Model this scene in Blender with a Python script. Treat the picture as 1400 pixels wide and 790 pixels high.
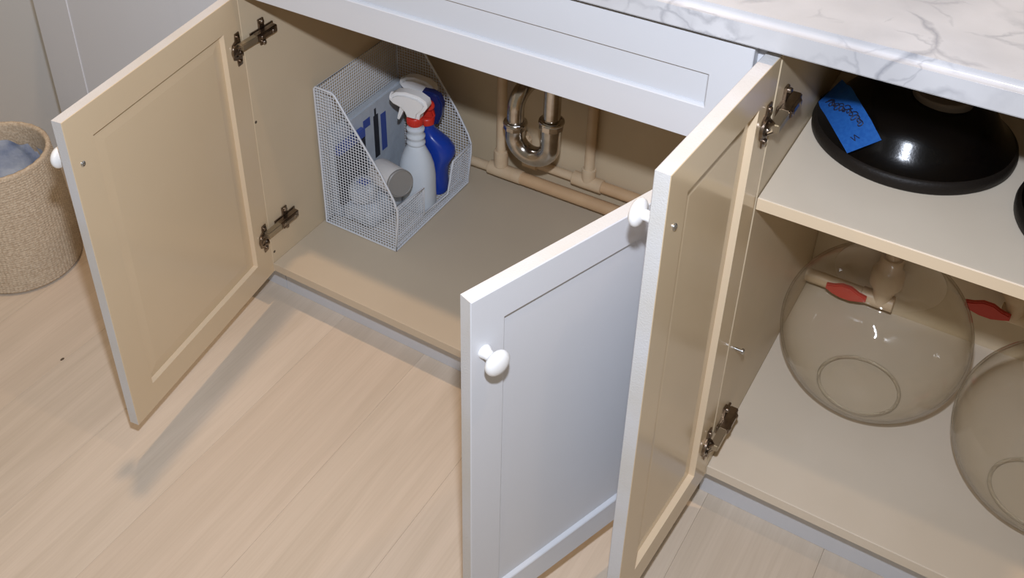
import bpy, bmesh, math, random
from mathutils import Vector, Matrix
random.seed(7)
for o in list(bpy.data.objects): bpy.data.objects.remove(o)
SC = bpy.context.scene
COL = SC.collection

# ------------------------------------------------------------------ camera
cd = bpy.data.cameras.new('camera'); cam = bpy.data.objects.new('camera', cd); COL.objects.link(cam)
cd.sensor_fit = 'HORIZONTAL'; cd.sensor_width = 36; cd.lens = 1434.3624/1400*36
cd.shift_x = (700-608.297)/1400; cd.shift_y = (164.083-395)/1400
cd.clip_start = 0.02
RX = Vector((0.83575455, 0.54889997, -0.01493824)); RU = Vector((-0.2910512, 0.46589507, 0.83560217)); RF = Vector((-0.46562165, 0.69401052, -0.54913192))
CAM = Vector((1.14966541, -1.10416282, 1.46035642))
cam.matrix_world = Matrix(((RX.x, RU.x, -RF.x, CAM.x), (RX.y, RU.y, -RF.y, CAM.y), (RX.z, RU.z, -RF.z, CAM.z), (0, 0, 0, 1)))
SC.camera = cam

# ------------------------------------------------------------------ world, lamps, exposure
W = bpy.data.worlds.new('world'); SC.world = W; W.use_nodes = True
bg = W.node_tree.nodes['Background']; bg.inputs[0].default_value = (1.0, 0.89, 0.72, 1); bg.inputs[1].default_value = 0.235
def lamp(name, kind, loc, energy, color, size=.1, aim=None, spot=None):
    l = bpy.data.lights.new(name, kind); l.energy = energy; l.color = color
    if kind == 'AREA': l.shape = 'DISK'; l.size = size
    else: l.shadow_soft_size = size
    if spot: l.spot_size = spot[0]; l.spot_blend = spot[1]
    o = bpy.data.objects.new(name, l); COL.objects.link(o); o.location = loc
    if aim is not None: o.rotation_euler = (Vector(aim)-Vector(loc)).to_track_quat('-Z', 'Y').to_euler()
    return o
FL = CAM + RU*.177 + RX*.01
lamp('camera_flash', 'SPOT', FL, 82, (.88, .95, 1.10), .022, tuple(FL+RF-RX*.05+RU*.05), (2.25, .9))
lamp('ceiling_downlight', 'SPOT', (-.06, -.262, 2.45), 54, (1.0, .68, .42), .035, (-.06, -.262, 0), (2.3, .5))
lamp('ceiling_downlight', 'SPOT', (1.35, -.285, 2.45), 16, (1.0, .72, .48), .035, (1.35, -.285, 0), (2.3, .5))
SC.view_settings.view_transform = 'Standard'; SC.view_settings.look = 'None'
SC.view_settings.exposure = 0.0; SC.view_settings.gamma = 1; SC.view_settings.use_curve_mapping = False
SC.cycles.transparent_max_bounces = 24
SC.cycles.max_bounces = 10; SC.cycles.diffuse_bounces = 5

# ------------------------------------------------------------------ materials
def mat(name, col, rough=.5, metal=0, bump=None, var=None, coat=0, spec=.5, trans=0):
    """bump=(scale, strength, distance), var=(scale, second colour, stretch)"""
    m = bpy.data.materials.new(name); m.use_nodes = True; nt = m.node_tree; b = nt.nodes['Principled BSDF']
    b.inputs['Base Color'].default_value = (*col, 1); b.inputs['Roughness'].default_value = rough
    b.inputs['Metallic'].default_value = metal; b.inputs['Coat Weight'].default_value = coat
    b.inputs['Specular IOR Level'].default_value = spec; b.inputs['Transmission Weight'].default_value = trans
    tc = nt.nodes.new('ShaderNodeTexCoord')
    if var:
        mp = nt.nodes.new('ShaderNodeMapping'); mp.inputs['Scale'].default_value = var[2] if len(var) > 2 else (1, 1, 1)
        n = nt.nodes.new('ShaderNodeTexNoise'); n.inputs['Scale'].default_value = var[0]; n.inputs['Detail'].default_value = 6
        r = nt.nodes.new('ShaderNodeValToRGB'); r.color_ramp.elements[0].position = .38; r.color_ramp.elements[1].position = .64
        r.color_ramp.elements[0].color = (*col, 1); r.color_ramp.elements[1].color = (*var[1], 1)
        nt.links.new(tc.outputs['Object'], mp.inputs[0]); nt.links.new(mp.outputs[0], n.inputs['Vector'])
        nt.links.new(n.outputs['Fac'], r.inputs[0]); nt.links.new(r.outputs[0], b.inputs['Base Color'])
    if bump:
        n2 = nt.nodes.new('ShaderNodeTexNoise'); n2.inputs['Scale'].default_value = bump[0]; n2.inputs['Detail'].default_value = 3
        bp = nt.nodes.new('ShaderNodeBump'); bp.inputs['Strength'].default_value = bump[1]; bp.inputs['Distance'].default_value = bump[2]
        nt.links.new(tc.outputs['Object'], n2.inputs['Vector']); nt.links.new(n2.outputs['Fac'], bp.inputs['Height']); nt.links.new(bp.outputs[0], b.inputs['Normal'])
    return m
WHITE = mat('white_paint', (.655, .665, .69), .42, bump=(260, .12, .0006), var=(3, (.635, .645, .67)))
EDGE = mat('painted_edge', (.66, .66, .665), .6, bump=(500, .5, .001), var=(9, (.63, .61, .57), (1, 1, 1)))
BEIGE = mat('beige_melamine', (.66, .53, .355), .17, bump=(90, .05, .0006), var=(2.2, (.63, .50, .33)))
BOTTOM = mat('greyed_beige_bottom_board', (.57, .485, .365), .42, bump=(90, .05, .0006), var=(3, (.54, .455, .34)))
BEIGE2 = mat('beige_melamine_carcass', (.63, .515, .355), .38, bump=(90, .05, .0006), var=(2.5, (.57, .465, .315)))
LIP = mat('beige_panel_edging', (.74, .60, .42), .3)
SHELF = mat('pale_shelf_board', (.73, .64, .515), .4, var=(5, (.69, .60, .475)), bump=(120, .05, .0005))
KICK = mat('toe_kick_paint', (.60, .61, .64), .5)
WALLM = mat('grey_white_wall_paint', (.74, .76, .78), .6, bump=(200, .1, .001))
CHROME = mat('worn_chrome', (.62, .60, .57), .2, 1, var=(28, (.42, .38, .33)), bump=(60, .12, .001))
HINGE = mat('bronzed_hinge_steel', (.24, .19, .15), .32, 1, var=(60, (.34, .28, .22)))
LINKM = mat('brushed_steel_link', (.50, .44, .34), .5, 1)
STEEL = mat('bright_steel', (.55, .56, .56), .3, 1)
PIPE = mat('cream_painted_pipe', (.66, .52, .35), .4, var=(14, (.58, .42, .26)), bump=(80, .2, .001))
PIPEB = mat('tan_plastic_pipe', (.62, .42, .24), .4, var=(14, (.56, .37, .21)))
BLACK = mat('black_glaze', (.0015, .0012, .0012), .20, bump=(300, .3, .0003), spec=.3)
BLACKR = mat('brown_black_rim', (.012, .009, .007), .5, spec=.2, bump=(300, .4, .001))
TAN_SHADED = mat('shaded_clay_foot', (.13, .105, .085), .7)  # clay tone darkened to stand in for the worktop's shadow on the foot
BLUET = mat('blue_masking_tape', (.010, .085, .33), .7, bump=(900, .5, .0004), var=(200, (.015, .105, .37)), spec=.25)
INK = mat('dark_ink', (.006, .008, .03), .6)
RACKM = mat('white_coated_wire', (.66, .69, .73), .4)
SPRAYW = mat('white_sprayer_plastic', (.86, .86, .85), .35)
RED = mat('red_plastic', (.62, .035, .02), .35)
REDV = mat('red_valve_handle', (.55, .06, .04), .5)
BLUE = mat('blue_plastic', (.012, .05, .36), .18)
BLUED = mat('dark_blue_plastic', (.01, .02, .12), .3)
FROST = mat('frosted_pale_plastic', (.66, .72, .77), .22, var=(9, (.60, .66, .71)))
LABELP = mat('pale_label', (.70, .72, .74), .4)
PACK = mat('pale_blue_grey_pack', (.52, .57, .62), .35, bump=(40, .4, .004), var=(12, (.47, .52, .57)))
PRINTB = mat('blue_print', (.06, .10, .36), .4)
PRINTK = mat('black_print', (.03, .032, .04), .4)
GREYCAP = mat('grey_can_base', (.27, .26, .24), .45)
CANW = mat('white_can', (.76, .75, .73), .4)
BAG = mat('bluish_plastic_liner', (.56, .60, .65), .22, bump=(30, .6, .006), var=(16, (.24, .29, .42)))
DARK = mat('dark_gap', (.10, .075, .05), .8)
GAP = mat('beige_seam', (.34, .27, .18), .7)

def marble():
    m = mat('white_marble', (.72, .72, .74), .16); nt = m.node_tree; b = nt.nodes['Principled BSDF']; N = nt.nodes.new; L = nt.links.new
    tc = N('ShaderNodeTexCoord')
    def warp(scale, amt):
        n = N('ShaderNodeTexNoise'); n.inputs['Scale'].default_value = scale; n.inputs['Detail'].default_value = 5
        L(tc.outputs['Object'], n.inputs['Vector'])
        s = N('ShaderNodeVectorMath'); s.operation = 'SCALE'; s.inputs['Scale'].default_value = amt; L(n.outputs['Color'], s.inputs[0])
        a = N('ShaderNodeVectorMath'); a.operation = 'ADD'; L(tc.outputs['Object'], a.inputs[0]); L(s.outputs[0], a.inputs[1]); return a.outputs[0]
    def veins(scale, width, v, strength):
        vo = N('ShaderNodeTexVoronoi'); vo.feature = 'DISTANCE_TO_EDGE'; vo.inputs['Scale'].default_value = scale; L(v, vo.inputs['Vector'])
        r = N('ShaderNodeMapRange'); r.inputs['From Min'].default_value = 0; r.inputs['From Max'].default_value = width
        r.inputs['To Min'].default_value = strength; r.inputs['To Max'].default_value = 0; L(vo.outputs['Distance'], r.inputs['Value'])
        k = N('ShaderNodeTexNoise'); k.inputs['Scale'].default_value = scale*1.1; k.inputs['Detail'].default_value = 3; L(tc.outputs['Object'], k.inputs['Vector'])
        kr = N('ShaderNodeMapRange'); kr.inputs['From Min'].default_value = .44; kr.inputs['From Max'].default_value = .6; L(k.outputs['Fac'], kr.inputs['Value'])
        mu = N('ShaderNodeMath'); mu.operation = 'MULTIPLY'; L(r.outputs[0], mu.inputs[0]); L(kr.outputs[0], mu.inputs[1]); return mu.outputs[0]
    w1 = warp(9, .10); w2 = warp(16, .06)
    a = veins(5.0, .035, w1, .75); c = veins(13, .05, w2, .48); d = veins(3.4, .16, w1, .30)
    ad = N('ShaderNodeMath'); ad.operation = 'MAXIMUM'; L(a, ad.inputs[0]); L(c, ad.inputs[1])
    ae = N('ShaderNodeMath'); ae.operation = 'MAXIMUM'; L(ad.outputs[0], ae.inputs[0]); L(d, ae.inputs[1])
    cl = N('ShaderNodeTexNoise'); cl.inputs['Scale'].default_value = 7; cl.inputs['Detail'].default_value = 6; L(tc.outputs['Object'], cl.inputs['Vector'])
    r0 = N('ShaderNodeValToRGB'); r0.color_ramp.elements[0].position = .35; r0.color_ramp.elements[1].position = .66
    r0.color_ramp.elements[0].color = (.50, .505, .52, 1); r0.color_ramp.elements[1].color = (.61, .62, .645, 1); L(cl.outputs['Fac'], r0.inputs[0])
    mx = N('ShaderNodeMix'); mx.data_type = 'RGBA'; L(ae.outputs[0], mx.inputs['Factor']); L(r0.outputs[0], mx.inputs[6]); mx.inputs[7].default_value = (.22, .23, .26, 1)
    L(mx.outputs[2], b.inputs['Base Color']); return m
MARBLE = marble()

def oak(i):
    base = [(.635, .545, .435), (.62, .53, .42), (.65, .56, .45), (.63, .535, .425), (.615, .53, .425)][i]
    m = mat('pale_oak_board', base, .45); nt = m.node_tree; b = nt.nodes['Principled BSDF']; N = nt.nodes.new; L = nt.links.new
    tc = N('ShaderNodeTexCoord'); mp = N('ShaderNodeMapping'); mp.inputs['Scale'].default_value = (22, 1.7, 1); mp.inputs['Location'].default_value = (i*3.7, i*1.9, 0)
    L(tc.outputs['Object'], mp.inputs[0])
    w = N('ShaderNodeTexNoise'); w.inputs['Scale'].default_value = .9; w.inputs['Detail'].default_value = 9; w.inputs['Distortion'].default_value = 1.4; L(mp.outputs[0], w.inputs['Vector'])
    r = N('ShaderNodeValToRGB'); e = r.color_ramp.elements; e[0].position = .3; e[1].position = .7
    e[0].color = (base[0]*.93, base[1]*.925, base[2]*.92, 1); e[1].color = (base[0]*1.07, base[1]*1.07, base[2]*1.09, 1); L(w.outputs['Fac'], r.inputs[0])
    mp2 = N('ShaderNodeMapping'); mp2.inputs['Scale'].default_value = (140, 3, 1); L(tc.outputs['Object'], mp2.inputs[0])
    f = N('ShaderNodeTexNoise'); f.inputs['Scale'].default_value = 2; f.inputs['Detail'].default_value = 4; L(mp2.outputs[0], f.inputs['Vector'])
    r2 = N('ShaderNodeValToRGB'); g = r2.color_ramp.elements; g[0].position = .35; g[1].position = .6; g[0].color = (.955, .945, .935, 1); g[1].color = (1, 1, 1, 1); L(f.outputs['Fac'], r2.inputs[0])
    mx = N('ShaderNodeMix'); mx.data_type = 'RGBA'; mx.blend_type = 'MULTIPLY'; mx.inputs['Factor'].default_value = 1; L(r.outputs[0], mx.inputs[6]); L(r2.outputs[0], mx.inputs[7])
    L(mx.outputs[2], b.inputs['Base Color'])
    bp = N('ShaderNodeBump'); bp.inputs['Strength'].default_value = .15; bp.inputs['Distance'].default_value = .0006; L(f.outputs['Fac'], bp.inputs['Height']); L(bp.outputs[0], b.inputs['Normal'])
    return m
OAK = [oak(i) for i in range(5)]

def thin_glass():
    m = bpy.data.materials.new('thin_clear_glass'); m.use_nodes = True; nt = m.node_tree; nt.nodes.clear(); N = nt.nodes.new; L = nt.links.new
    out = N('ShaderNodeOutputMaterial'); t = N('ShaderNodeBsdfTransparent'); g = N('ShaderNodeBsdfGlossy'); g.inputs['Roughness'].default_value = .035
    lw = N('ShaderNodeLayerWeight'); lw.inputs['Blend'].default_value = .5
    r = N('ShaderNodeValToRGB'); e = r.color_ramp.elements; e[0].position = 0; e[0].color = (.997, .993, .982, 1); e[1].position = 1; e[1].color = (.55, .50, .41, 1)
    k = r.color_ramp.elements.new(.80); k.color = (.975, .965, .94, 1)
    L(lw.outputs['Facing'], r.inputs[0]); L(r.outputs[0], t.inputs[0])
    n = N('ShaderNodeTexNoise'); n.inputs['Scale'].default_value = 14; n.inputs['Detail'].default_value = 1; tc = N('ShaderNodeTexCoord')
    mp = N('ShaderNodeMapping'); mp.inputs['Scale'].default_value = (1, 1, 3.5); L(tc.outputs['Object'], mp.inputs[0]); L(mp.outputs[0], n.inputs['Vector'])
    bp = N('ShaderNodeBump'); bp.inputs['Strength'].default_value = .5; bp.inputs['Distance'].default_value = .006; L(n.outputs['Fac'], bp.inputs['Height'])
    L(bp.outputs[0], g.inputs['Normal'])
    pw = N('ShaderNodeMath'); pw.operation = 'POWER'; L(lw.outputs['Facing'], pw.inputs[0]); pw.inputs[1].default_value = 4.5
    fr = N('ShaderNodeMapRange'); fr.inputs['To Min'].default_value = .03; fr.inputs['To Max'].default_value = .75; L(pw.outputs[0], fr.inputs['Value'])
    mx = N('ShaderNodeMixShader'); L(fr.outputs[0], mx.inputs[0]); L(t.outputs[0], mx.inputs[1]); L(g.outputs[0], mx.inputs[2]); L(mx.outputs[0], out.inputs[0])
    return m
GLASS = thin_glass()

GLASSS = mat('solid_clear_glass', (.97, .96, .93), .03, trans=1)
def jute():
    m = mat('woven_jute', (.36, .27, .175), .9); nt = m.node_tree; b = nt.nodes['Principled BSDF']; N = nt.nodes.new; L = nt.links.new
    tc = N('ShaderNodeTexCoord'); n = N('ShaderNodeTexNoise'); n.inputs['Scale'].default_value = 210; n.inputs['Detail'].default_value = 4; L(tc.outputs['Object'], n.inputs['Vector'])
    r = N('ShaderNodeValToRGB'); e = r.color_ramp.elements; e[0].position = .33; e[0].color = (.45, .35, .245, 1); e[1].position = .68; e[1].color = (.64, .54, .405, 1)
    L(n.outputs['Fac'], r.inputs[0]); L(r.outputs[0], b.inputs['Base Color'])
    bp = N('ShaderNodeBump'); bp.inputs['Strength'].default_value = .6; bp.inputs['Distance'].default_value = .002; L(n.outputs['Fac'], bp.inputs['Height']); L(bp.outputs[0], b.inputs['Normal'])
    return m
JUTE = jute()

# ------------------------------------------------------------------ mesh helpers
class MB:
    def __init__(s): s.v = []; s.f = []; s.m = []
    def add(s, vs, fs, mi=0):
        k = len(s.v); s.v += [tuple(x) for x in vs]; s.f += [tuple(k+i for i in f) for f in fs]; s.m += [mi]*len(fs); return s
    def box(s, a, b, mi=0):
        x0, y0, z0 = a; x1, y1, z1 = b
        return s.add([(x0,y0,z0),(x1,y0,z0),(x1,y1,z0),(x0,y1,z0),(x0,y0,z1),(x1,y0,z1),(x1,y1,z1),(x0,y1,z1)],
                     [(0,3,2,1),(4,5,6,7),(0,1,5,4),(1,2,6,5),(2,3,7,6),(3,0,4,7)], mi)
    def bbox(s, a, b, r=.001, mi=0, seg=2):
        bm = bmesh.new(); bmesh.ops.create_cube(bm, size=1)
        for v in bm.verts: v.co = Vector([(a[i]+b[i])/2 + v.co[i]*(b[i]-a[i]) for i in range(3)])
        bmesh.ops.bevel(bm, geom=bm.edges[:], offset=r, segments=seg, affect='EDGES')
        s.bm(bm, mi); return s
    def bm(s, bm, mi=0):
        bm.verts.index_update(); s.add([v.co.copy() for v in bm.verts], [[v.index for v in f.verts] for f in bm.faces], mi); bm.free(); return s
    def tube(s, pts, r, n=12, mi=0, cap=True, closed=False):
        pts = [Vector(p) for p in pts]; rs = r if isinstance(r, (list, tuple)) else [r]*len(pts)
        N = len(pts); rings = []; up = None
        for i, p in enumerate(pts):
            if closed: t = (pts[(i+1) % N]-pts[i-1])
            else: t = pts[min(i+1, N-1)]-pts[max(i-1, 0)]
            t = t.normalized() if t.length > 0 else Vector((0, 0, 1))
            if up is None:
                up = Vector((0, 0, 1)) if abs(t.z) < .9 else Vector((1, 0, 0))
            a = (up - t*up.dot(t)).normalized(); b = t.cross(a); up = a
            rings.append([p+(a*math.cos(2*math.pi*k/n)+b*math.sin(2*math.pi*k/n))*rs[i] for k in range(n)])
        vs = [v for ring in rings for v in ring]; fs = []
        M = N if closed else N-1
        for i in range(M):
            j = (i+1) % N
            for k in range(n): fs.append((i*n+k, i*n+(k+1) % n, j*n+(k+1) % n, j*n+k))
        if cap and not closed: fs += [tuple(range(n))[::-1], tuple((N-1)*n+k for k in range(n))]
        return s.add(vs, fs, mi)
    def lathe(s, prof, c=(0,0,0), axis=(0,0,1), n=48, mi=0, ax=1, ay=1, drift=None):
        """prof: (r, h) pairs along axis"""
        c = Vector(c); q = Vector((0,0,1)).rotation_difference(Vector(axis).normalized())
        vs = []; fs = []
        for r, h in prof:
            d = drift(h) if drift else (0, 0)
            for k in range(n):
                t = 2*math.pi*k/n; vs.append(c + q @ Vector((r*ax*math.cos(t)+d[0], r*ay*math.sin(t)+d[1], h)))
        for i in range(len(prof)-1):
            for k in range(n): fs.append((i*n+k, i*n+(k+1) % n, (i+1)*n+(k+1) % n, (i+1)*n+k))
        if prof[0][0] > 1e-6: fs.append(tuple(range(n))[::-1])
        if prof[-1][0] > 1e-6: fs.append(tuple((len(prof)-1)*n+k for k in range(n)))
        return s.add(vs, fs, mi)
    def extr(s, outline, y0, y1, r=0, mi=0):
        """outline in local x,z ; extruded along y, optional bevel"""
        bm = bmesh.new(); vs = [bm.verts.new((x, y0, z)) for x, z in outline]; f = bm.faces.new(vs)
        e = bmesh.ops.extrude_face_region(bm, geom=[f]); bmesh.ops.translate(bm, verts=[g for g in e['geom'] if isinstance(g, bmesh.types.BMVert)], vec=(0, y1-y0, 0))
        bmesh.ops.recalc_face_normals(bm, faces=bm.faces[:])
        if r: bmesh.ops.bevel(bm, geom=[g for g in bm.edges if abs(g.verts[0].co.y-g.verts[1].co.y) < 1e-6], offset=r, segments=2, affect='EDGES')
        return s.bm(bm, mi)
    def xf(s, M): s.v = [tuple(M @ Vector(v)) for v in s.v]; return s
    def frame(s, w, h, prof, mats):
        """mitred ring round a w x h rectangle in the XZ plane; prof = closed list of (inset, y)"""
        n = len(prof); vs = []
        for cx, cz, sx, sz in ((0,0,1,1),(w,0,-1,1),(w,h,-1,-1),(0,h,1,-1)):
            for d, y in prof: vs.append((cx+sx*d, y, cz+sz*d))
        for i in range(4):
            for k in range(n):
                s.add([vs[i*n+k], vs[((i+1) % 4)*n+k], vs[((i+1) % 4)*n+(k+1) % n], vs[i*n+(k+1) % n]], [(0,1,2,3)], mats[k])
        return s

def link(name, mb, mats, parent=None, smooth=False, auto=None, loc=None, local=False):
    me = bpy.data.meshes.new(name)
    off = Vector((0,0,0))
    if parent is not None and not local: off = parent.location.copy()
    me.from_pydata([tuple(Vector(v)-off) for v in mb.v], [], mb.f)
    for m in (mats if isinstance(mats, (list, tuple)) else [mats]): me.materials.append(m)
    me.polygons.foreach_set('material_index', mb.m)
    bm = bmesh.new(); bm.from_mesh(me)
    bmesh.ops.remove_doubles(bm, verts=bm.verts, dist=1e-6)
    bmesh.ops.recalc_face_normals(bm, faces=bm.faces[:]); bm.to_mesh(me); bm.free()
    if smooth:
        me.polygons.foreach_set('use_smooth', [True]*len(me.polygons))
        try: me.set_sharp_from_angle(angle=math.radians(auto or 40))
        except Exception: pass
    o = bpy.data.objects.new(name, me); COL.objects.link(o)
    if parent is not None: o.parent = parent
    if loc is not None: o.location = loc
    return o
def empty(name, loc=(0,0,0), rz=0):
    o = bpy.data.objects.new(name, None); COL.objects.link(o); o.location = loc; o.rotation_euler = (0,0,rz); o.empty_display_size = .05; return o
def tag(o, label=None, cat=None, group=None, kind=None):
    if label: o['label'] = label
    if cat: o['category'] = cat
    if group: o['group'] = group
    if kind: o['kind'] = kind
    return o
def copy_tree(o, parent=None):
    c = o.copy(); COL.objects.link(c)
    if parent is not None: c.parent = parent
    for ch in list(o.children): copy_tree(ch, c)
    return c

FZ = .09           # height of the cabinet bottoms above the floor
T = .0186          # door thickness
# ------------------------------------------------------------------ floor
floor = link('floor', MB().box((-1.6, -1.7, -.03), (2.1, .75, -.0145)), DARK); tag(floor, kind='structure')
pm = {}
PW = .189
x = -1.569 + .0
row = 0
while x < 2.05:
    yj = [-1.2, .12, -.98, .20, -1.35, .30][row % 6]
    for y0, y1 in ((-1.69, yj), (yj, .74)):
        mb = MB().bbox((x+.00012, y0+.00012, -.0145), (x+PW-.00012, y1-.00012, 0), .0003, seg=1)
        link('plank', mb, OAK[(row*2+(y0 > -1.6)) % 5], floor)
    x += PW; row += 1
tag(link('knot', MB().lathe([(.0, .0), (.0028, .0), (.0026, .0004), (0, .0005)], c=(-.251, -.333, 0), n=12, ay=1.6), DARK, floor), 'small dark knot')

# ------------------------------------------------------------------ walls
wl = link('wall_left', MB().box((-1.6, .09, 0), (-.545, .16, 1.5)), WALLM); tag(wl, kind='structure')
link('board', MB().bbox((-.612, .078, 0), (-.5505, .0905, 1.5), .001), WALLM, wl)
wb = link('wall_back', MB().box((-.60, .62, 0), (2.1, .70, 1.5)), WALLM); tag(wb, kind='structure')

# ------------------------------------------------------------------ door maker
S_ = .0514
def door_prof(w_in, w_out, sgn, stile, ri=.009, ro=.0065):
    # closed profile: inner face y=0, outer face y=sgn*T
    b = .0007
    p = [(0, sgn*b), (b, 0), (stile-.0015, 0), (stile-.0002, sgn*ri), (stile-.001, sgn*(T-ro)), (stile-.0028, sgn*(T-.001)), (stile-.0042, sgn*T), (b*1.6, sgn*T), (0, sgn*(T-b*1.6))]
    m = [1, 1, 2, 1, 0, 0, 0, 0, 3]
    return p, m
def make_hinge_cup(parent, u, z, sgn):
    h = MB(); s = -sgn  # sticks out of the inner face
    h.extr([(u-.006, z-.031), (u+.006, z-.031), (u+.0075, z-.018), (u+.016, z-.014), (u+.019, z), (u+.016, z+.014), (u+.0075, z+.018), (u+.006, z+.031), (u-.006, z+.031), (u-.0075, z+.018), (u-.0075, z-.018)],
           s*.0025, 0, .0006)
    h.lathe([(.0135, 0), (.0135, .004), (.0105, .004), (.010, .0018), (0, .0018)], c=(u+.006, s*.0005, z), axis=(0, s, 0), n=24)
    for dz in (-.023, .023): h.lathe([(.004, 0), (.004, .0022), (.0028, .003), (0, .003)], c=(u, s*.0022, z+dz), axis=(0, s, 0), n=12)
    for dz in (-.006, .006): h.tube([(u-.004, s*.004, z+dz), (u+.001, s*.010, z+dz), (u+.010, s*.006, z+dz)], .0022, 8)
    return link('hinge_cup', h, HINGE, parent, local=True, smooth=True, auto=35)
def make_knob(parent, u, z, sgn):
    k = MB().lathe([(.0088, 0), (.0082, .003), (.0066, .007), (.0060, .012), (.0066, .0155), (.0135, .0175), (.0160, .0200), (.0166, .0225), (.0158, .0255), (.0125, .0285), (.0070, .0303), (0, .0310)],
                   c=(u, sgn*T, z), axis=(0, sgn, 0), n=36)
    o = link('knob', k, SPRAYW, parent, local=True, smooth=True, auto=60); o['label'] = 'round white knob'
    sc = MB().lathe([(.0042, 0), (.0042, .0016), (.003, .0026), (0, .0026)], c=(u, 0, z), axis=(0, -sgn, 0), n=16)
    sc.box((u-.003, -sgn*.0024-.0004, z-.0005), (u+.003, -sgn*.0024+.0004, z+.0005))
    link('knob_screw', sc, STEEL, parent, local=True, smooth=True, auto=35)
def make_door(parent, hinge, ang, w, h, sgn, knob, hinges, lab):
    mb = MB(); p, m = door_prof(w, w, sgn, S_)
    mb.frame(w, h, p, m)
    d = link('door', mb, [WHITE, BEIGE, LIP, EDGE], parent, local=True)
    d.location = Vector((hinge[0], hinge[1], FZ)) - parent.location
    d.rotation_euler = (0, 0, ang); d['label'] = lab
    y0, y1 = sgn*.009, sgn*(T-.0065)
    pn = MB(); a = S_-.004
    pn.box((a, min(y0, y1), a), (w-a, max(y0, y1), h-a), 0)
    pn.m = [0]*6; inner = 2 if sgn*1 > 0 else 4   # face 2 = low-y side, face 4 = high-y side
    pn.m[inner] = 1
    link('panel', pn, [WHITE, BEIGE], d, local=True)
    # soft raised field on the inner face of the panel
    rf = MB(); e = S_-.001; y = sgn*.0091
    rf.add([(e, y, e), (w-e, y, e), (w-e, y, h-e), (e, y, h-e), (e+.024, y-sgn*.0022, e+.024), (w-e-.024, y-sgn*.0022, e+.024), (w-e-.024, y-sgn*.0022, h-e-.024), (e+.024, y-sgn*.0022, h-e-.024)],
           [(0,1,5,4),(1,2,6,5),(2,3,7,6),(3,0,4,7),(4,5,6,7),(3,2,1,0)])
    link('raised_field', rf, BEIGE, d, local=True)
    make_knob(d, knob[0], knob[1], sgn)
    for z in hinges: make_hinge_cup(d, .0175, z, sgn)
    return d
def hinge_arm(parent, x, y, z, side):
    """arm + mounting plate on a side wall at x; side=+1: wall faces +x"""
    h = MB(); s = side
    def bx(a, b, r=.0008): h.bbox((min(x+s*a[0], x+s*b[0]), a[1], a[2]), (max(x+s*a[0], x+s*b[0]), b[1], b[2]), r)
    bx((.0, y+.004, z-.008), (.0035, y+.062, z+.008))
    bx((.0, y+.026, z-.025), (.0040, y+.040, z+.025), .001)
    bx((.0035, y+.006, z-.0068), (.0165, y+.058, z+.0068), .0015)
    bx((.0155, y+.010, z-.0048), (.0185, y+.050, z+.0048), .001)
    for dz in (-.020, .020): h.lathe([(.0042, 0), (.0042, .003), (.003, .0042), (0, .0042)], c=(x+s*.004, y+.033, z+dz), axis=(s, 0, 0), n=14)
    h.lathe([(.0038, 0), (.0038, .002), (.0028, .003), (0, .003)], c=(x+s*.0165, y+.018, z), axis=(s, 0, 0), n=14)
    h.lathe([(.0042, 0), (.0042, .002), (.003, .0032), (0, .0032)], c=(x+s*.0165, y+.046, z), axis=(s, 0, 0), n=14)
    o = link('hinge_arm', h, HINGE, parent, smooth=True, auto=35)
    l = MB(); l.bbox((min(x+s*.004, x+s*.0165), y-.030, z-.0062), (max(x+s*.004, x+s*.0165), y+.010, z+.0062), .0016)
    link('hinge_link', l, LINKM, o, local=True).data.transform(Matrix.Translation(-parent.location))
    return o

# ------------------------------------------------------------------ sink cabinet
D = .498
c1 = empty('sink_cabinet', (0, 0, 0)); tag(c1, 'open white sink base cabinet with two shaker doors and beige inside', 'cabinet')
XR = .8323
def panel(name, a, b, parent, m, r=.0006): return link(name, MB().bbox(a, b, r, seg=1), m, parent)
panel('side_panel', (-.0165, 0, FZ), (.001, D+.012, FZ+.672), c1, BEIGE2)
panel('side_panel', (XR, 0, FZ), (XR+.018, D+.012, FZ+.672), c1, BEIGE2)
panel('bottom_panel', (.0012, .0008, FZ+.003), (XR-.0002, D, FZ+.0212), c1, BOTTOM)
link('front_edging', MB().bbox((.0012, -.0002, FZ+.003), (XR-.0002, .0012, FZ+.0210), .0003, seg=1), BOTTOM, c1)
panel('back_panel', (.0012, D, FZ+.003), (XR-.0002, D+.012, FZ+.672), c1, BEIGE2)
tk = panel('toe_kick', (-.0165, .046, 0.0), (XR+.018, .058, FZ), c1, KICK)
panel('top_rail', (.0012, .001, FZ+.615+.02), (XR-.0002, .018, FZ+.7625), c1, BEIGE2)
# false drawer front
fw, fh = .8585, .1476
ff = MB(); b = .001
ff.frame(fw, fh, [(0, -b), (b, 0), (.052, 0), (.052, -T+.006), (.0525, -T+.0045), (.0495, -T), (b, -T), (0, -T+b)], [0]*8)
fd = link('false_drawer_front', ff, WHITE, c1, local=True); fd.location = (0, -.0005, FZ+.6149)
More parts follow.
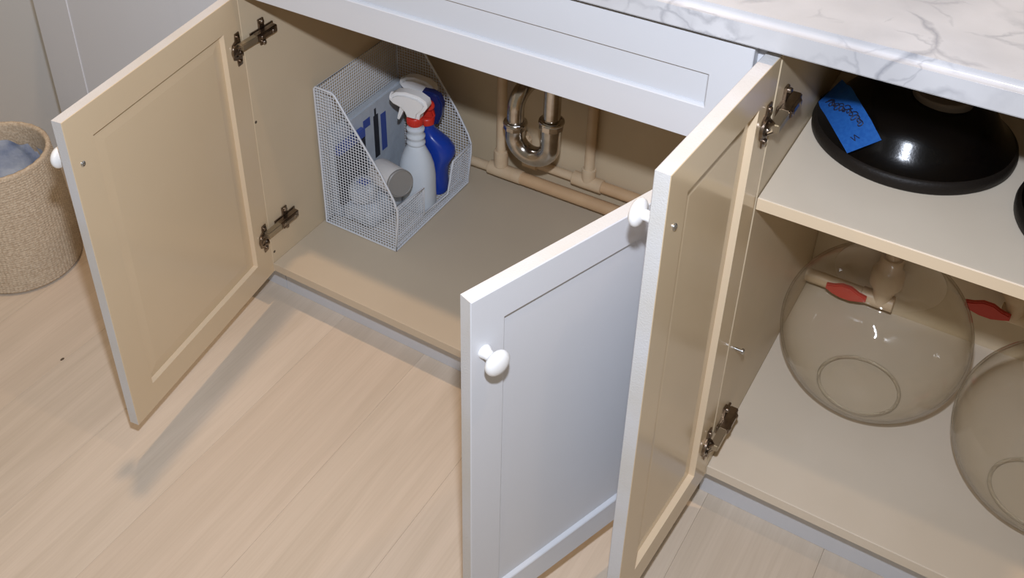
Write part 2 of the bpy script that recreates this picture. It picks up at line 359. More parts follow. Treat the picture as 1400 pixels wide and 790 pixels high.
# recessed middle board: top rail 41 mm, others 52 mm
link('panel', MB().box((.050, -.0122, .050), (fw-.050, -.003, fh-.040)), WHITE, fd, local=True)
for (z, y) in ((.3477, .0044), (.0461, .0068)):
    link('screw_hole', MB().lathe([(.0028, 0), (.0028, .0004), (0, .0005)], c=(.001, y, FZ+z), axis=(1, 0, 0), n=14), DARK, c1)
a1, a2, a3 = -1.4194, -1.9045, -1.6232
make_door(c1, (0, .002), a1, .4178, .60, -1, (.3983, .5205), (.0962, .5067), 'left door, swung open past square, beige inner face showing')
make_door(c1, (.8323, -.0098), a2, .4178, .60, 1, (.3988, .5174), (.0962, .5067), 'right door, open, white front face showing')
for z in (.107, .513): hinge_arm(c1, .001, .012, FZ+z, 1); hinge_arm(c1, XR, .010, FZ+z, -1)

# ------------------------------------------------------------------ bowl cabinet (right)
XL = .8875; XE = 1.476; HT = .7547
c2 = empty('storage_cabinet', (.8717, 0, 0)); tag(c2, 'open beige storage cabinet under the marble worktop, holding bowls on two levels', 'cabinet')
panel('side_panel', (.8717, 0, FZ), (XL, D+.012, FZ+HT), c2, BEIGE2)
panel('side_panel', (XE, 0, FZ), (XE+.018, D+.012, FZ+HT), c2, BEIGE2)
panel('bottom_panel', (XL+.0002, .0008, FZ+.003), (XE-.0002, D, FZ+.0212), c2, SHELF)
link('front_edging', MB().bbox((XL+.0002, -.0002, FZ+.003), (XE-.0002, .0012, FZ+.0210), .0003, seg=1), SHELF, c2)
panel('back_panel', (XL+.0002, D, FZ+.003), (XE-.0002, D+.012, FZ+HT), c2, BEIGE2)
panel('top_panel', (XL+.0002, .045, FZ+HT-.018), (XE-.0002, D, FZ+HT), c2, BEIGE2)
sh = panel('shelf', (XL+.0012, -.0005, FZ+.5276), (XE-.0012, D-.004, FZ+.5456), c2, SHELF)
link('shelf_edging', MB().bbox((XL+.0012, -.0020, FZ+.5277), (XE-.0012, -.0005, FZ+.5455), .0003, seg=1), LIP, sh, local=True).data.transform(Matrix.Translation(-c2.location))
panel('toe_kick', (.8717, .040, 0.0), (XE+.018, .052, FZ), c2, KICK)
panel('filler_strip', (.8505, .0, FZ), (.8715, .018, FZ+HT), c2, WHITE)
pin = MB().lathe([(.0022, 0), (.0022, .010), (.0045, .0102), (.0045, .0125), (.003, .014), (0, .0142)], c=(XL, .035, FZ+.2456), axis=(1, 0, 0), n=16)
link('shelf_pin', pin, STEEL, c2, smooth=True, auto=35)
make_door(c2, (.8868, -.003), a3, .2895, .7549, -1, (.2652, .6752), (.0933, .6673), 'narrow left door, open, beige inner face showing')
for z in (.0933, .6673): hinge_arm(c2, XL, .006, FZ+z, 1)

# ------------------------------------------------------------------ closed white front left of the sink cabinet
c3 = empty('closed_cabinet', (-.5420, 0, 0)); tag(c3, 'closed white cabinet front with recessed panel beside the grey wall', 'cabinet')
link('carcass', MB().bbox((-.5420, .001, FZ), (-.0175, D, FZ+.7627), .001), BEIGE2, c3)
g = MB(); w3_, h3_ = .5205, .755
g.frame(w3_, h3_, [(0, -.001), (.001, 0), (.105, 0), (.105, -T+.005), (.105, -T+.0006), (.1049, -T+.0002), (.1047, -T), (.001, -T), (0, -T+.001)], [0]*9)
fr = link('door', g, WHITE, c3, local=True); fr.location = (.0015, 0, FZ)
link('panel', MB().box((.100, -.0166, .100), (w3_-.085, -.004, h3_-.100)), WHITE, fr, local=True)
panel('toe_kick', (-.5420, .046, 0), (-.0175, .058, FZ), c3, KICK)
panel('side_edging', (-.5485, -.012, FZ), (-.5421, D, FZ+.7627), c3, GAP)

# ------------------------------------------------------------------ worktop
def worktop():
    bm = bmesh.new(); bmesh.ops.create_cube(bm, size=1)
    a = (-.56, -.035, FZ+.7727); b_ = (1.50, .615, FZ+.8105)
    for v in bm.verts: v.co = Vector([(a[i]+b_[i])/2 + v.co[i]*(b_[i]-a[i]) for i in range(3)])
    bmesh.ops.bevel(bm, geom=[e for e in bm.edges if all(v.co.y < 0 for v in e.verts) and abs(e.verts[0].co.z-e.verts[1].co.z) < 1e-5 and e.verts[0].co.z > FZ+.79], offset=.010, segments=5, affect='EDGES')
    bmesh.ops.bevel(bm, geom=[e for e in bm.edges if all(v.co.y < -.03 for v in e.verts) and abs(e.verts[0].co.z-e.verts[1].co.z) < 1e-5 and e.verts[0].co.z < FZ+.78], offset=.002, segments=2, affect='EDGES')
    return MB().bm(bm)
wt = link('worktop', worktop(), MARBLE, smooth=True, auto=50); tag(wt, 'white marble worktop with thin grey veins and rounded front edge', 'worktop')
link('support_rail', MB().bbox((-.54, -.006, FZ+.7628), (.8705, .60, FZ+.7727), .0005, seg=1), GAP, wt)
link('support_rail', MB().bbox((.8712, .060, FZ+.7548), (1.48, .60, FZ+.7727), .0005, seg=1), GAP, wt)

# ------------------------------------------------------------------ woven basket with liner
bx, by, bh, r0, r1 = -.552, -.180, .272, .117, .108
bk = empty('woven_basket', (bx, by, 0)); tag(bk, 'round tan woven basket lined with a plastic bag, on the floor by the grey wall', 'basket')
def basket():
    mb = MB(); rows = 236; n = 460; vs = []; fs = []
    courses = 52
    for i in range(rows+1):
        h = i/rows; z = .002+h*bh
        base = r0+(r1-r0)*h + .004*math.sin(math.pi*h)
        if h < .03: base -= .006*(1-h/.03)**2
        c = h*courses; ph = math.pi*(int(c) % 2)
        for k in range(n):
            t = 2*math.pi*k/n
            dsp = .0009*abs(math.sin(math.pi*c)) + .0007*math.sin(92*t)*abs(math.sin(math.pi*c)) + .0012*math.sin(3*t+1)*h
            rr = base+dsp; vs.append((bx+rr*math.cos(t), by+rr*math.sin(t), z))
    for i in range(rows):
        for k in range(n): fs.append((i*n+k, i*n+(k+1) % n, (i+1)*n+(k+1) % n, (i+1)*n+k))
    mb.add(vs, fs)
    # rolled rim, inside wall, floor
    prof = [(r1+.0005, bh), (r1+.001, bh+.004), (r1-.003, bh+.0075), (r1-.008, bh+.006), (r1-.0095, bh), (r1-.0095, bh-.06), (r0-.012, .02), (r0-.02, .012), (0.0, .012)]
    nn = 120; vs = []; fs = []
    for i, (r, z) in enumerate(prof):
        for k in range(nn):
            t = 2*math.pi*k/nn; w = .0012*math.sin(3*t+1)+(.0006*math.sin(60*t) if i < 6 else 0); vs.append((bx+(r+w)*math.cos(t), by+(r+w)*math.sin(t), z+.0006*math.sin(30*t)))
    for i in range(len(prof)-1):
        for k in range(nn): fs.append((i*nn+k, i*nn+(k+1) % nn, (i+1)*nn+(k+1) % nn, (i+1)*nn+k))
    mb.add(vs, fs); mb.lathe([(0, .0), (r0-.006, .0), (r0-.006, .003)], c=(bx, by, .001), n=60)
    return mb
link('body', basket(), JUTE, bk, smooth=True, auto=80)
def liner():
    n = 140; m = 34; vs = []; fs = []; rnd = random.Random(4); ph = [rnd.uniform(0, 6.28) for _ in range(12)]
    def nz(t, h): return sum(math.sin((3+2*j)*t+ph[j]+h*(5+3*j))*(.5 if j % 2 else .8)/(1+j*.35) for j in range(7))
    for i in range(m+1):
        h = i/m
        if h < .62: q = h/.62; r = (r0-.020)-(.006)*q; z = bh-.035-.13*q
        else: q = (h-.62)/.38; r = (r0-.026)*(1-q); z = bh-.165-.006*q
        for k in range(n):
            t = 2*math.pi*k/n; f = nz(t, h)
            rr = max(0, r+.0026*f*(1 if h < .62 else (1-q))); zz = z+(.004*f if h < .62 else .006*f*(1-q)) + (.010*math.sin(2*t+ph[9]) if h < .1 else 0)
            vs.append((bx+rr*math.cos(t), by+rr*math.sin(t), zz))
    for i in range(m):
        for k in range(n): fs.append((i*n+k, i*n+(k+1) % n, (i+1)*n+(k+1) % n, (i+1)*n+k))
    return MB().add(vs, fs)
lo = link('liner', liner(), BAG, bk, smooth=True, auto=60); lo['label'] = 'crumpled bluish plastic liner'

# ------------------------------------------------------------------ wire rack
RZ = FZ+.0215; RY0, RY1 = .155, .420; RXB, RXF = .010, .1835
prof = [(RXB, .0), (RXB, .318), (.014, .3225), (.052, .3215), (.059, .317), (.0934, .266), (.1558, .176), (.1838, .126), (.1915, .104), (.1915, .080), (RXF, .0)]
rk = empty('wire_rack', (RXB, RY0, RZ)); tag(rk, 'white wire mesh rack with slanted sides holding cleaning supplies in the sink cabinet', 'rack')
def loop(pts, r=.0022, closed=True):
    return MB().tube(pts, r, 8, closed=closed)
for Y in (RY0, RY1): link('side_wire', loop([(x, Y, RZ+.003+z) for x, z in prof]), RACKM, rk, smooth=True, auto=60)
def clip(poly, a, axis):
    """intervals of the line (coord[axis]==a) inside polygon"""
    xs = []
    for i in range(len(poly)):
        p, q = poly[i], poly[(i+1) % len(poly)]
        if (p[axis]-a)*(q[axis]-a) < 0: t = (a-p[axis])/(q[axis]-p[axis]); xs.append(p[1-axis]+t*(q[1-axis]-p[1-axis]))
    xs.sort(); return list(zip(xs[::2], xs[1::2]))
def grid(poly, to3, step=.0066, r=.00082):
    mb = MB()
    for ax in (0, 1):
        lo_ = min(p[ax] for p in poly); hi = max(p[ax] for p in poly); n = max(2, round((hi-lo_)/step))
        for i in range(1, n):
            a = lo_+(hi-lo_)*i/n
            for s0, s1 in clip(poly, a+1e-6, ax):
                if s1-s0 < .002: continue
                P = [(a, s0), (a, s1)] if ax == 0 else [(s0, a), (s1, a)]
                mb.tube([to3(*P[0], ax), to3(*P[1], ax)], r, 4, cap=False)
    return mb
for Y, s in ((RY0, 1), (RY1, -1)):
    o = link('side_mesh', grid(prof, lambda u, v, ax: (u, Y+s*(.0008*ax), RZ+.003+v)), RACKM, rk); o['kind'] = 'stuff'
back = [(RY0, 0), (RY0, .318), (RY1, .318), (RY1, 0)]
o = link('back_mesh', grid(back, lambda u, v, ax: (RXB+.0008*ax, u, RZ+.003+v)), RACKM, rk); o['kind'] = 'stuff'
base = [(RXB, RY0), (RXF, RY0), (RXF, RY1), (RXB, RY1)]
o = link('base_mesh', grid(base, lambda u, v, ax: (u, v, RZ+.003+.0008*ax)), RACKM, rk); o['kind'] = 'stuff'
front = [(RY0, 0), (RY0, .112), (.244, .100), (.2495, .030), (.338, .022), (.350, .100), (RY1, .104), (RY1, 0)]
def fx(v): return RXF+(.1915-RXF)*min(1, v/.085)
o = link('front_mesh', grid(front, lambda u, v, ax: (fx(v)-.0008*ax, u, RZ+.003+v)), RACKM, rk); o['kind'] = 'stuff'
link('front_wire', loop([(fx(v), u, RZ+.003+v) for u, v in front]), RACKM, rk, smooth=True, auto=60)
link('back_wire', loop([(RXB, u, RZ+.003+v) for u, v in back]), RACKM, rk, smooth=True, auto=60)

# packs lying and leaning inside the rack
pk = MB().bbox((.0165, .172, RZ+.008), (.0350, .405, RZ+.222), .004); 
o = link('wipes_pack', pk, PACK, smooth=True); tag(o, 'flat pale blue grey pack standing against the back of the wire rack', 'pack')
pr = MB()
pr.box((.0350, .296, RZ+.085), (.0354, .312, RZ+.188)); pr.box((.0350, .300, RZ+.188), (.0354, .306, RZ+.204))
link('printed_figure', pr, PRINTK, o); pr = MB(); pr.box((.0350, .320, RZ+.090), (.0354, .338, RZ+.180)); pr.box((.0350, .262, RZ+.175), (.0354, .285, RZ+.195)); link('printed_band', pr, PRINTB, o)
pd = MB().bbox((.0385, .166, RZ+.050), (.0500, .250, RZ+.172), .002)
o = link('sponge_pack', pd, PRINTK, smooth=True); o.name = 'sponge_pack'
tag(o, 'dark pack with blue top leaning behind the near mesh of the rack', 'pack')
link('blue_header', MB().bbox((.0380, .1655, RZ+.172), (.0505, .2505, RZ+.192), .002), PRINTB, o)
def pillow(c, sx, sy, sz, seed, rz=0):
    bm = bmesh.new(); bmesh.ops.create_icosphere(bm, subdivisions=4, radius=1); r = random.Random(seed); ph = [r.uniform(0, 6) for _ in range(6)]
    for v in bm.verts:
        x, y, z = v.co; k = lambda q: math.copysign(abs(q)**.55, q)
        f = 1+.05*math.sin(5*x+ph[0])*math.sin(6*y+ph[1])+.03*math.sin(13*x+ph[2]+7*z)
        v.co = Vector((k(x)*sx*f, k(y)*sy*f, k(z)*sz*(f+.05*math.sin(9*y+ph[3]))))
    bmesh.ops.transform(bm, matrix=Matrix.Translation(c) @ Matrix.Rotation(rz, 4, 'Z'), verts=bm.verts); return MB().bm(bm)
o = link('refill_pouch', pillow((.079, .228, RZ+.034), .042, .060, .026, 3, .0), PACK, smooth=True); tag(o, 'pale blue pouch lying on the bottom of the wire rack', 'pouch')
link('printed_mark', MB().bbox((.062, .205, RZ+.0600), (.085, .225, RZ+.0628), .0008), PRINTB, o)
link('printed_mark', MB().bbox((.090, .245, RZ+.0595), (.108, .262, RZ+.0625), .0008), PRINTB, o)
o = link('cloth_pack', pillow((.080, .196, RZ+.086), .026, .030, .020, 8, .3), PACK, smooth=True); tag(o, 'small crumpled blue and white pack on top of the pale pouch', 'pack')
link('printed_mark', MB().bbox((.070, .185, RZ+.1045), (.092, .203, RZ+.1075), .0008), PRINTB, o)
link('printed_mark', MB().bbox((.075, .210, RZ+.1015), (.092, .219, RZ+.1045), .0008), PRINTK, o)

# white can lying with grey base towards the room
ce = Vector((.165, .203, FZ+.152)); ca = Vector((.86, -.38, .22)).normalized()
cb = ce-ca*.085
can = empty('aerosol_can', tuple(cb)); tag(can, 'white can lying across the rack front, round grey end facing out', 'can')
link('body', MB().lathe([(0, 0), (.018, 0), (.0265, .004), (.0275, .010), (.0275, .080), (.0265, .083)], c=cb, axis=ca, n=40), CANW, can, smooth=True)
link('base', MB().lathe([(.0262, .082), (.0283, .083), (.0283, .087), (.0262, .0885), (.0250, .0870), (0, .0862)], c=cb, axis=ca, n=40), GREYCAP, can, smooth=True)['label'] = 'round grey end'

# ------------------------------------------------------------------ spray bottles
def superlathe(rings, n=40):
    """rings: (z, rx, ry, cx, cy, power)"""
    vs = []; fs = []
    for z, rx, ry, cx, cy, p in rings:
        for k in range(n):
            t = 2*math.pi*k/n; c, s = math.cos(t), math.sin(t)
            vs.append((cx+rx*math.copysign(abs(c)**p, c), cy+ry*math.copysign(abs(s)**p, s), z))
    for i in range(len(rings)-1):
        for k in range(n): fs.append((i*n+k, i*n+(k+1) % n, (i+1)*n+(k+1) % n, (i+1)*n+k))
    fs += [tuple(range(n))[::-1], tuple((len(rings)-1)*n+k for k in range(n))]
    return MB().add(vs, fs)
def trigger_head(root, z, mh, mc, mt, s=1.0, mn=None):
    """collar, head shell, trigger, nozzle; nozzle points to local -x"""
    c = MB().lathe([(.0150*s, 0), (.0165*s, .002), (.0165*s, .016), (.0150*s, .018)], c=(0, 0, z), n=28)
    for k in range(24):
        t = 2*math.pi*k/24; c.bbox((.0162*s*math.cos(t)-.0008, .0162*s*math.sin(t)-.0008, z+.003), (.0162*s*math.cos(t)+.0008, .0162*s*math.sin(t)+.0008, z+.015), .0003, seg=1)
    link('collar', c, mc, root, local=True, smooth=True)
    h = MB().extr([(x*s, z+zz*s) for x, zz in [(-.013, .016), (.013, .016), (.016, .030), (.026, .040), (.033, .052), (.030, .064), (.014, .072), (-.015, .074), (-.036, .069), (-.048, .060), (-.051, .048), (-.044, .041), (-.028, .036), (-.018, .028)]],
                  -.0150*s, .0150*s, .0065*s)
    link('head', h, mh, root, local=True, smooth=True, auto=60)
    t = MB().extr([(x*s, z+zz*s) for x, zz in [(-.020, .040), (-.030, .040), (-.033, .026), (-.037, .012), (-.038, .004), (-.034, .003), (-.029, .014), (-.023, .028)]], -.006*s, .006*s, .002*s)
    link('trigger', t, mt, root, local=True, smooth=True, auto=60)
    nz = MB().lathe([(.0085*s, 0), (.0095*s, .001), (.0095*s, .004), (.006*s, .0055), (.003*s, .0055), (.0028*s, .003), (0, .003)], c=(-.047*s, 0, z+.052*s), axis=(-1, 0, 0), n=20)
    link('nozzle', nz, mn or mh, root, local=True, smooth=True)
# front: frosted bottle, white head, red collar
b1 = empty('spray_bottle', (.137, .300, RZ+.0045), 0.12); tag(b1, 'frosted grey spray bottle with white trigger head and red collar, front of the rack', 'spray bottle')
rg = []
for z, r, p in [(0, .034, .8), (.003, .037, .8), (.012, .038, .8), (.080, .038, .82), (.105, .0355, .85), (.125, .030, .9), (.140, .0235, 1), (.148, .0185, 1), (.152, .0165, 1), (.156, .0195, 1), (.160, .0195, 1), (.163, .0165, 1), (.168, .0165, 1), (.171, .0195, 1), (.175, .0195, 1), (.178, .0165, 1), (.184, .0165, 1), (.187, .0185, 1), (.191, .0185, 1), (.194, .0140, 1), (.200, .0140, 1)]:
    rg.append((z, r, r*(.80 if z < .145 else .92), 0, 0, p))
link('body', superlathe(rg), FROST, b1, local=True, smooth=True, auto=50)
trigger_head(b1, .200, SPRAYW, RED, SPRAYW, 1.0)
# middle: blue bottle with white label field, dark blue/red head
b2 = empty('spray_bottle', (.138, .366, RZ+.0045), .20); tag(b2, 'glossy blue spray bottle with red and dark blue trigger head, behind the frosted bottle', 'spray bottle')
rg = []
for z, rx, ry, cx, p in [(0*1., .024, .024, .0, .8), (.003, .026, .026, 0, .8), (.010, .0265, .0265, 0, .82), (.050, .0245, .0255, .001, .85), (.080, .0245, .026, .004, .9), (.100, .029, .027, .007, .9), (.120, .0335, .0275, .010, .95), (.138, .0335, .0265, .008, .95), (.155, .0285, .024, .001, 1), (.170, .0215, .020, -.006, 1), (.182, .0165, .0165, -.010, 1), (.192, .0145, .0145, -.011, 1), (.203, .0145, .0145, -.011, 1)]:
    rg.append((z*.82, rx, ry, cx*1.6 if cx < 0 else cx, 0, p))
link('body', superlathe(rg), BLUE, b2, local=True, smooth=True, auto=50)
lb = MB(); n = 20
vs = []; fs = []
zz = [.010, .025, .041, .057, .070, .082]; rr = [.0272, .0268, .0255, .0252, .0268, .0300]; cc = [0, .0002, .001, .003, .005, .007]
for z, r, c in zip(zz, rr, cc):
    for k in range(n+1):
        t = math.radians(150+120*k/n); vs.append((c+(r+.0004)*math.cos(t), (.0272+.0006)*math.sin(t), z))
for i in range(len(zz)-1):
    for k in range(n): fs.append((i*(n+1)+k, i*(n+1)+k+1, (i+1)*(n+1)+k+1, (i+1)*(n+1)+k))
link('label_patch', lb.add(vs, fs), LABELP, b2, local=True, smooth=True)
link('collar', MB().lathe([(.0165, 0), (.0185, .002), (.0185, .014), (.016, .017), (.013, .018)], c=(-.0176, 0, .163), n=28), RED, b2, local=True, smooth=True)
link('head', MB().extr([(-0.035, 0.179), (-0.001, 0.179), (0.005, 0.188), (-0.001, 0.202), (-0.011, 0.216), (-0.025, 0.218), (-0.031, 0.206), (-0.039, 0.192)], -.011, .011, .004), RED, b2, local=True, smooth=True, auto=60)
link('trigger', MB().extr([(0.001, 0.166), (0.011, 0.170), (0.019, 0.194), (0.021, 0.218), (0.013, 0.236), (-0.001, 0.242), (-0.021, 0.242), (-0.025, 0.234), (-0.011, 0.224), (0.001, 0.210), (0.005, 0.192)], -.010, .010, .003), BLUED, b2, local=True, smooth=True, auto=60)
link('nozzle', MB().lathe([(.0098, 0), (.0112, .002), (.0112, .010), (.009, .0125), (.003, .0125), (0, .011)], c=(-.006, -.009, .215), axis=(.25, -1, .2), n=24), RED, b2, local=True, smooth=True)
# back: second white sprayer
b3 = empty('spray_bottle', (.090, .396, RZ+.0045), .05); tag(b3, 'pale spray bottle with plain white trigger head, rearmost in the rack', 'spray bottle')
rg = []
for z, r, p in [(0, .028, .8), (.003, .030, .8), (.012, .031, .8), (.110, .031, .82), (.140, .028, .9), (.165, .020, 1), (.178, .0155, 1), (.186, .014, 1), (.206, .014, 1)]:
    rg.append((z*.83, r*.84, r*.60, 0, 0, p))
link('body', superlathe(rg), FROST, b3, local=True, smooth=True, auto=50)
trigger_head(b3, .170, SPRAYW, SPRAYW, SPRAYW, .98)

# ------------------------------------------------------------------ plumbing under the sink
def arc(c, a, b, r, t0, t1, n=14):
    c, a, b = Vector(c), Vector(a), Vector(b); return [c+(a*math.cos(math.radians(t0+(t1-t0)*i/n))+b*math.sin(math.radians(t0+(t1-t0)*i/n)))*r for i in range(n+1)]
tr = empty('drain_trap', (.406, .360, FZ)); tag(tr, 'worn chrome sink drain trap hanging in front of the cabinet back', 'pipe')
xd, xu, yt = .4065, .3295, .360
link('tailpiece', MB().tube([(xd, yt, FZ+.66), (xd, yt, FZ+.296)], .0165, 28), CHROME, tr, smooth=True)
def nut(x, y, z, r=.0235, h=.020, axis=(0,0,1)):
    m = MB().lathe([(r*.80, -h/2), (r, -h/2+.002), (r, h/2-.003), (r*.9, h/2), (r*.75, h/2+.001)], c=(x, y, z), axis=axis, n=10)
    m.lathe([(r*1.02, h/2-.006), (r*1.06, h/2-.004), (r*1.02, h/2-.001)], c=(x, y, z), axis=axis, n=32); return m
link('slip_nut', nut(xd, yt, FZ+.286), CHROME, tr, smooth=True, auto=25)
rb = (xd-xu)/2; zb = FZ+.238
pts = [(xd, yt, FZ+.280), (xd, yt, FZ+.26)] + arc(((xd+xu)/2, yt, zb), (1,0,0), (0,0,-1), rb, 0, 180, 22) + [(xu, yt, FZ+.246), (xu, yt, FZ+.252)]
link('trap_bend', MB().tube(pts, [.0215, .0200]+[.0195]*(len(pts)-4)+[.0195, .0205], 28), CHROME, tr, smooth=True)
link('slip_nut', nut(xu, yt, FZ+.258, .0225, .017), CHROME, tr, smooth=True, auto=25)
pts = [(xu, yt, FZ+.255), (xu, yt, FZ+.290)] + arc((xu+.012, yt+.045, FZ+.292), (-.26, -.966, 0), (0, 0, 1), .0465, 0, 88, 14) + [(xu+.045, yt+.135, FZ+.339)]
link('trap_arm', MB().tube(pts, .0165, 28), CHROME, tr, smooth=True)
link('wall_flange', MB().lathe([(.017, 0), (.032, .001), (.030, .004), (.019, .010)], c=(xu+.045, D-.001, FZ+.339), axis=(0, -1, 0), n=36), CHROME, tr, smooth=True)

def coupling(mb, a, b, r):
    a, b = Vector(a), Vector(b); d = (b-a).length
    mb.lathe([(r*.9, 0), (r, .001), (r*1.02, d*.3), (r, d-.001), (r*.9, d)], c=a, axis=(b-a), n=28); return mb
yp = .462
p1 = empty('water_pipe', (.24, yp, FZ+.0212)); tag(p1, 'tan water pipe turning from a left upright to run low along the cabinet back', 'pipe')
link('riser', MB().tube([(.240, yp, FZ+.60), (.240, yp, FZ+.10)], .0105, 20), PIPE, p1, smooth=True)
f = MB(); coupling(f, (.240, yp, FZ+.105), (.240, yp, FZ+.066), .0150); coupling(f, (.212, yp, FZ+.053), (.292, yp, FZ+.053), .0150)
link('tee_fitting', f, PIPE, p1, smooth=True)
link('run', MB().tube([(.285, yp, FZ+.052), (.828, yp, FZ+.056)], .0135, 24), PIPEB, p1, smooth=True)
link('branch', MB().tube([(.004, yp, FZ+.047), (.215, yp, FZ+.052)], .0100, 20), PIPE, p1, smooth=True)
yq = .484
p2 = empty('water_pipe', (.43, yq, FZ+.0212)); tag(p2, 'cream water pipe with a tee and a right upright, above the tan run', 'pipe')
link('riser', MB().tube([(.4335, yq, FZ+.60), (.4335, yq, FZ+.105)], .0105, 20), PIPE, p2, smooth=True)
f = MB(); coupling(f, (.4335, yq, FZ+.118), (.4335, yq, FZ+.088), .0142); coupling(f, (.400, yq, FZ+.0835), (.466, yq, FZ+.0835), .0148)
link('tee_fitting', f, PIPE, p2, smooth=True)
link('run', MB().tube([(.462, yq, FZ+.0835), (.828, yq, FZ+.0835)], .0120, 22), PIPEB, p2, smooth=True)
link('branch', MB().tube([(.403, yq, FZ+.0835), (.300, yq, FZ+.0835)]+arc((.300, yq, FZ+.0985), (0, 0, -1), (-1, 0, 0), .015, 0, 90, 8)+[(.285, yq, FZ+.150)], .0095, 20), PIPE, p2, smooth=True)
f = MB(); coupling(f, (.285, yq, FZ+.096), (.285, yq, FZ+.140), .0138); coupling(f, (.285, yq, FZ+.0835), (.318, yq, FZ+.0835), .0138)
link('elbow_fitting', f, PIPE, p2, smooth=True)

# ------------------------------------------------------------------ valves in the storage cabinet
def valve(x0, label, zc=.064, y=.470, first=True):
    v = empty('shutoff_valve', (x0, y, FZ+.0212)); tag(v, label, 'valve')
    if first:
        link('inlet_pipe', MB().tube([(XL+.001, y, FZ+zc), (x0-.030, y, FZ+zc)], .0125, 20), PIPE, v, smooth=True)
        f = MB(); coupling(f, (x0-.034, y, FZ+zc), (x0+.022, y, FZ+zc), .0150); link('elbow_body', f, PIPE, v, smooth=True)
    else:
        f = MB(); coupling(f, (x0-.020, y, FZ+zc), (x0+.060, y, FZ+zc), .0150); link('elbow_body', f, PIPE, v, smooth=True)
    f = MB().lathe([(.0160, 0), (.0170, .018), (.0200, .030), (.0275, .040), (.0275, .068), (.0230, .074), (.0200, .078), (.0200, .094), (.0170, .100)], c=(x0, y, FZ+zc), n=36)
    link('vertical_body', f, PIPE, v, smooth=True)
    link('riser', MB().tube([(x0, y, FZ+zc+.098), (x0, y, FZ+.524)], .0125, 22), PIPE, v, smooth=True)
    h = MB(); hx = x0-.058 if first else x0-.040
    h.extr([(hx-.034, -.004), (hx-.022, -.010), (hx-.008, -.0135), (hx+.010, -.0135), (hx+.026, -.008), (hx+.036, -.004), (hx+.036, .006), (hx+.022, .009), (hx+.008, .016), (hx-.008, .016), (hx-.022, .009), (hx-.034, .006)], -.005, .005, .002)
    h.xf(Matrix.Translation((0, y-.020, FZ+zc+.006)))
    h.tube([(hx, y-.018, FZ+zc+.006), (hx, y-.004, FZ+zc+.003)], .007, 16)
    link('lever_handle', h, REDV, v, smooth=True, auto=40)['label'] = 'red lever handle'
    return v
valve(1.022, 'cream shut-off valve with red lever behind the left glass bowl')
valve(1.222, 'second cream shut-off valve with red lever, behind the gap between the glass bowls', .132, first=False)

# ------------------------------------------------------------------ glass bowls
def glass_bowl(cx, cy, R, label):
    rb_ = .066; zc = math.sqrt(R*R-rb_*rb_); z0 = FZ+.0213
    g = []
    g += [(0, .0035), (rb_*.55, .0032), (rb_*.86, .0022), (rb_*.93, .0), (rb_, .0004), (rb_*1.035, .003)]
    top = .80
    N = 46; t0 = math.asin(rb_*1.05/R)
    for i in range(N+1):
        t = t0+(math.pi-.62-t0)*i/N; g.append((R*math.sin(t), zc-R*math.cos(t)+.001))
    r_, z_ = g[-1]; g += [(r_-.0012, z_+.0012), (r_-.0024, z_+.0006)]
    for i in range(N, -1, -1):
        t = t0+(math.pi-.62-t0)*i/N; q = R-.0028; g.append((q*math.sin(t), zc-q*math.cos(t)+.001))
    g += [(rb_*.97, .0085), (rb_*.8, .0075), (0, .0075)]
    o = link('glass_bowl', MB().lathe(g, c=(0, 0, 0), n=96), GLASS, smooth=True, auto=60)
    o.location = (cx, cy, z0); tag(o, label, 'bowl', 'round glass bowls on the lower level')
    t = MB().tube([(rb_*.965*math.cos(a), rb_*.965*math.sin(a), .0034) for a in [2*math.pi*i/96 for i in range(96)]], .0030, 14, closed=True)
    link('base_ring', t, GLASSS, o, local=True, smooth=True, auto=80)
    return o
glass_bowl(1.0395, .288, .1445, 'round clear glass bowl standing in front of the red valve lever, lower level')
glass_bowl(1.321, .212, .1430, 'round clear glass bowl cut by the right edge of the photo, lower level')

# ------------------------------------------------------------------ black bowls upside down on the shelf
SZ = FZ+.5457
def black_bowl(cx, cy, label):
    r = empty('black_bowl', (cx, cy, SZ)); tag(r, label, 'bowl')
    rim = [(.118, .003), (.122, .0), (.1295, .0), (.1320, .003), (.1325, .010), (.1310, .016), (.1270, .0195)]
    link('rim', MB().lathe(rim, n=96), BLACKR, r, local=True, smooth=True, auto=70)
    dome = [(.1275, .0190), (.1250, .0208), (.117, .0268), (.109, .0370), (.101, .0500), (.093, .0602), (.082, .0680), (.070, .0727), (.060, .0755), (.045, .0775), (0, .0785)]
    link('dome', MB().lathe(dome, n=96), BLACK, r, local=True, smooth=True, auto=70)
    foot = [(.038, .073), (.0385, .084), (.0365, .0865), (.030, .0865), (.028, .0835), (0, .0828)]
    link('foot', MB().lathe(foot, c=(.025, -.003, 0), n=60), TAN_SHADED, r, local=True, smooth=True, auto=40)['label'] = 'bare tan foot, worktop shadow put into its colour'
    return r
bb = black_bowl(1.0204, .240, 'glossy black bowl upside down on the shelf with blue tape on its side')
black_bowl(1.295, .165, 'black bowl at the right edge of the shelf, without tape')
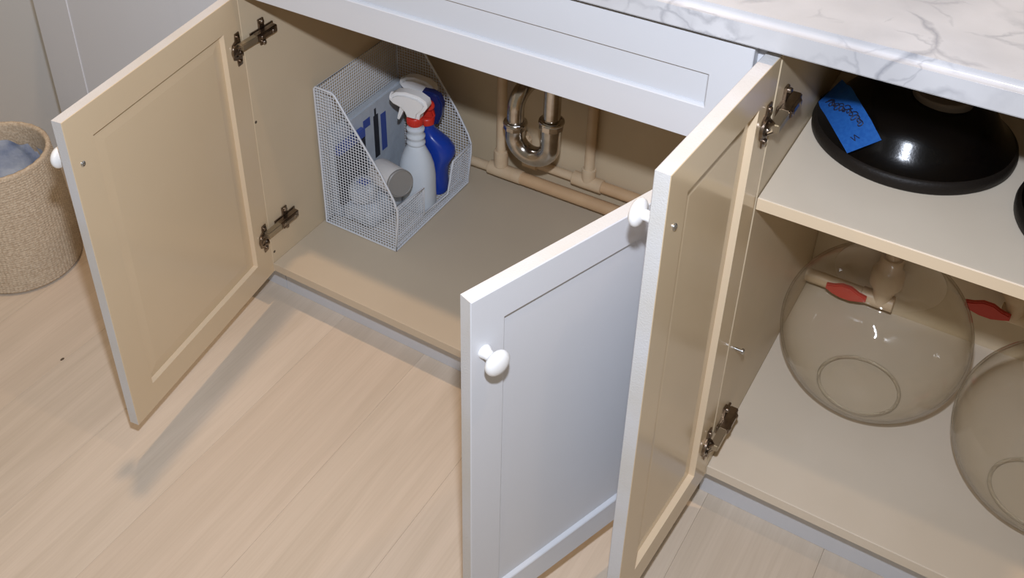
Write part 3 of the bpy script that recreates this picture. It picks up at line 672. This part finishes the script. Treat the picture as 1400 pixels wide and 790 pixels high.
# tape laid on the dome
import bisect
PR = [(0, .0788), (.060, .0756), (.070, .0731), (.082, .0685), (.093, .0607), (.101, .0505), (.109, .0375), (.117, .0274), (.125, .0214), (.1325, .0135), (.140, .0060)]
def zd(x, y):
    r = math.hypot(x-1.0204, y-.240); i = min(max(bisect.bisect([p[0] for p in PR], r)-1, 0), len(PR)-2)
    a, b = PR[i], PR[i+1]; return SZ+a[1]+(b[1]-a[1])*(r-a[0])/(b[0]-a[0])
LT = [(.9615, .1266, .5656), (.9502, .1381, .5702), (.9384, .1517, .5736), (.9260, .1681, .5754), (.9124, .1891, .5748), (.8988, .2130, .5700), (.8925, .2290, .5675)]
RT = [(.9969, .1388, .5924), (.9848, .1489, .5987), (.9723, .1613, .6038), (.9590, .1775, .6069), (.9448, .1981, .6077), (.9287, .2276, .6037), (.9120, .2580, .5960)]
def tp(u, v, lift=.0008):
    q = min(max(v, 0), .9999)*6; i = int(q); f = q-i
    a = Vector(LT[i])*(1-f)+Vector(LT[i+1])*f; b = Vector(RT[i])*(1-f)+Vector(RT[i+1])*f
    p = a*(1-u)+b*u
    return (p.x, p.y, max(p.z+FZ, zd(p.x, p.y))+lift)
n = 16; m_ = 26; mb = MB(); vs = []; fs = []
for s_ in (0, 1):
    for i in range(m_+1):
        for k in range(n+1): vs.append(tp(k/n, i/m_, .0006+.0003*s_))
L_ = (m_+1)*(n+1)
for i in range(m_):
    for k in range(n):
        q = i*(n+1)+k; fs.append((L_+q, L_+q+1, L_+q+n+2, L_+q+n+1)); fs.append((q, q+n+1, q+n+2, q+1))
tape = link('tape', mb.add(vs, fs), BLUET, bb, smooth=True); tape['label'] = 'blue masking tape strip with dark handwriting'
# handwriting: two short scrawled words running across the strip
hw = MB()
def stroke(pts, w=.0009):
    P = []
    for j in range(len(pts)-1):
        for q in range(6): t = q/6; P.append((pts[j][0]*(1-t)+pts[j+1][0]*t, pts[j][1]*(1-t)+pts[j+1][1]*t))
    P.append(pts[-1]); hw.tube([tp(u, v, .0014) for u, v in P], w, 5)
def word(u0, v0, u1, v1, loops, seed):
    r = random.Random(seed); P = []; N = loops*10
    for k in range(N+1):
        q = k/N; a = 2*math.pi*loops*q; amp = .085+.05*math.sin(a*.37+seed)
        P.append((u0+(u1-u0)*q+amp*math.sin(a)+r.uniform(-.006, .006), v0+(v1-v0)*q+.035*math.cos(a)))
    hw.tube([tp(u, v, .0014) for u, v in P], .00085, 5)
word(.30, .80, .52, .56, 5, 1); word(.56, .57, .74, .28, 5, 2)
stroke([(.20, .84), (.42, .80), (.30, .74), (.46, .68)]); stroke([(.44, .58), (.70, .52)]); stroke([(.30, .20), (.36, .12), (.42, .21), (.50, .13)], .0006)
th = link('handwriting', hw, INK, tape, local=True); th.data.transform(Matrix.Translation(-bb.location))
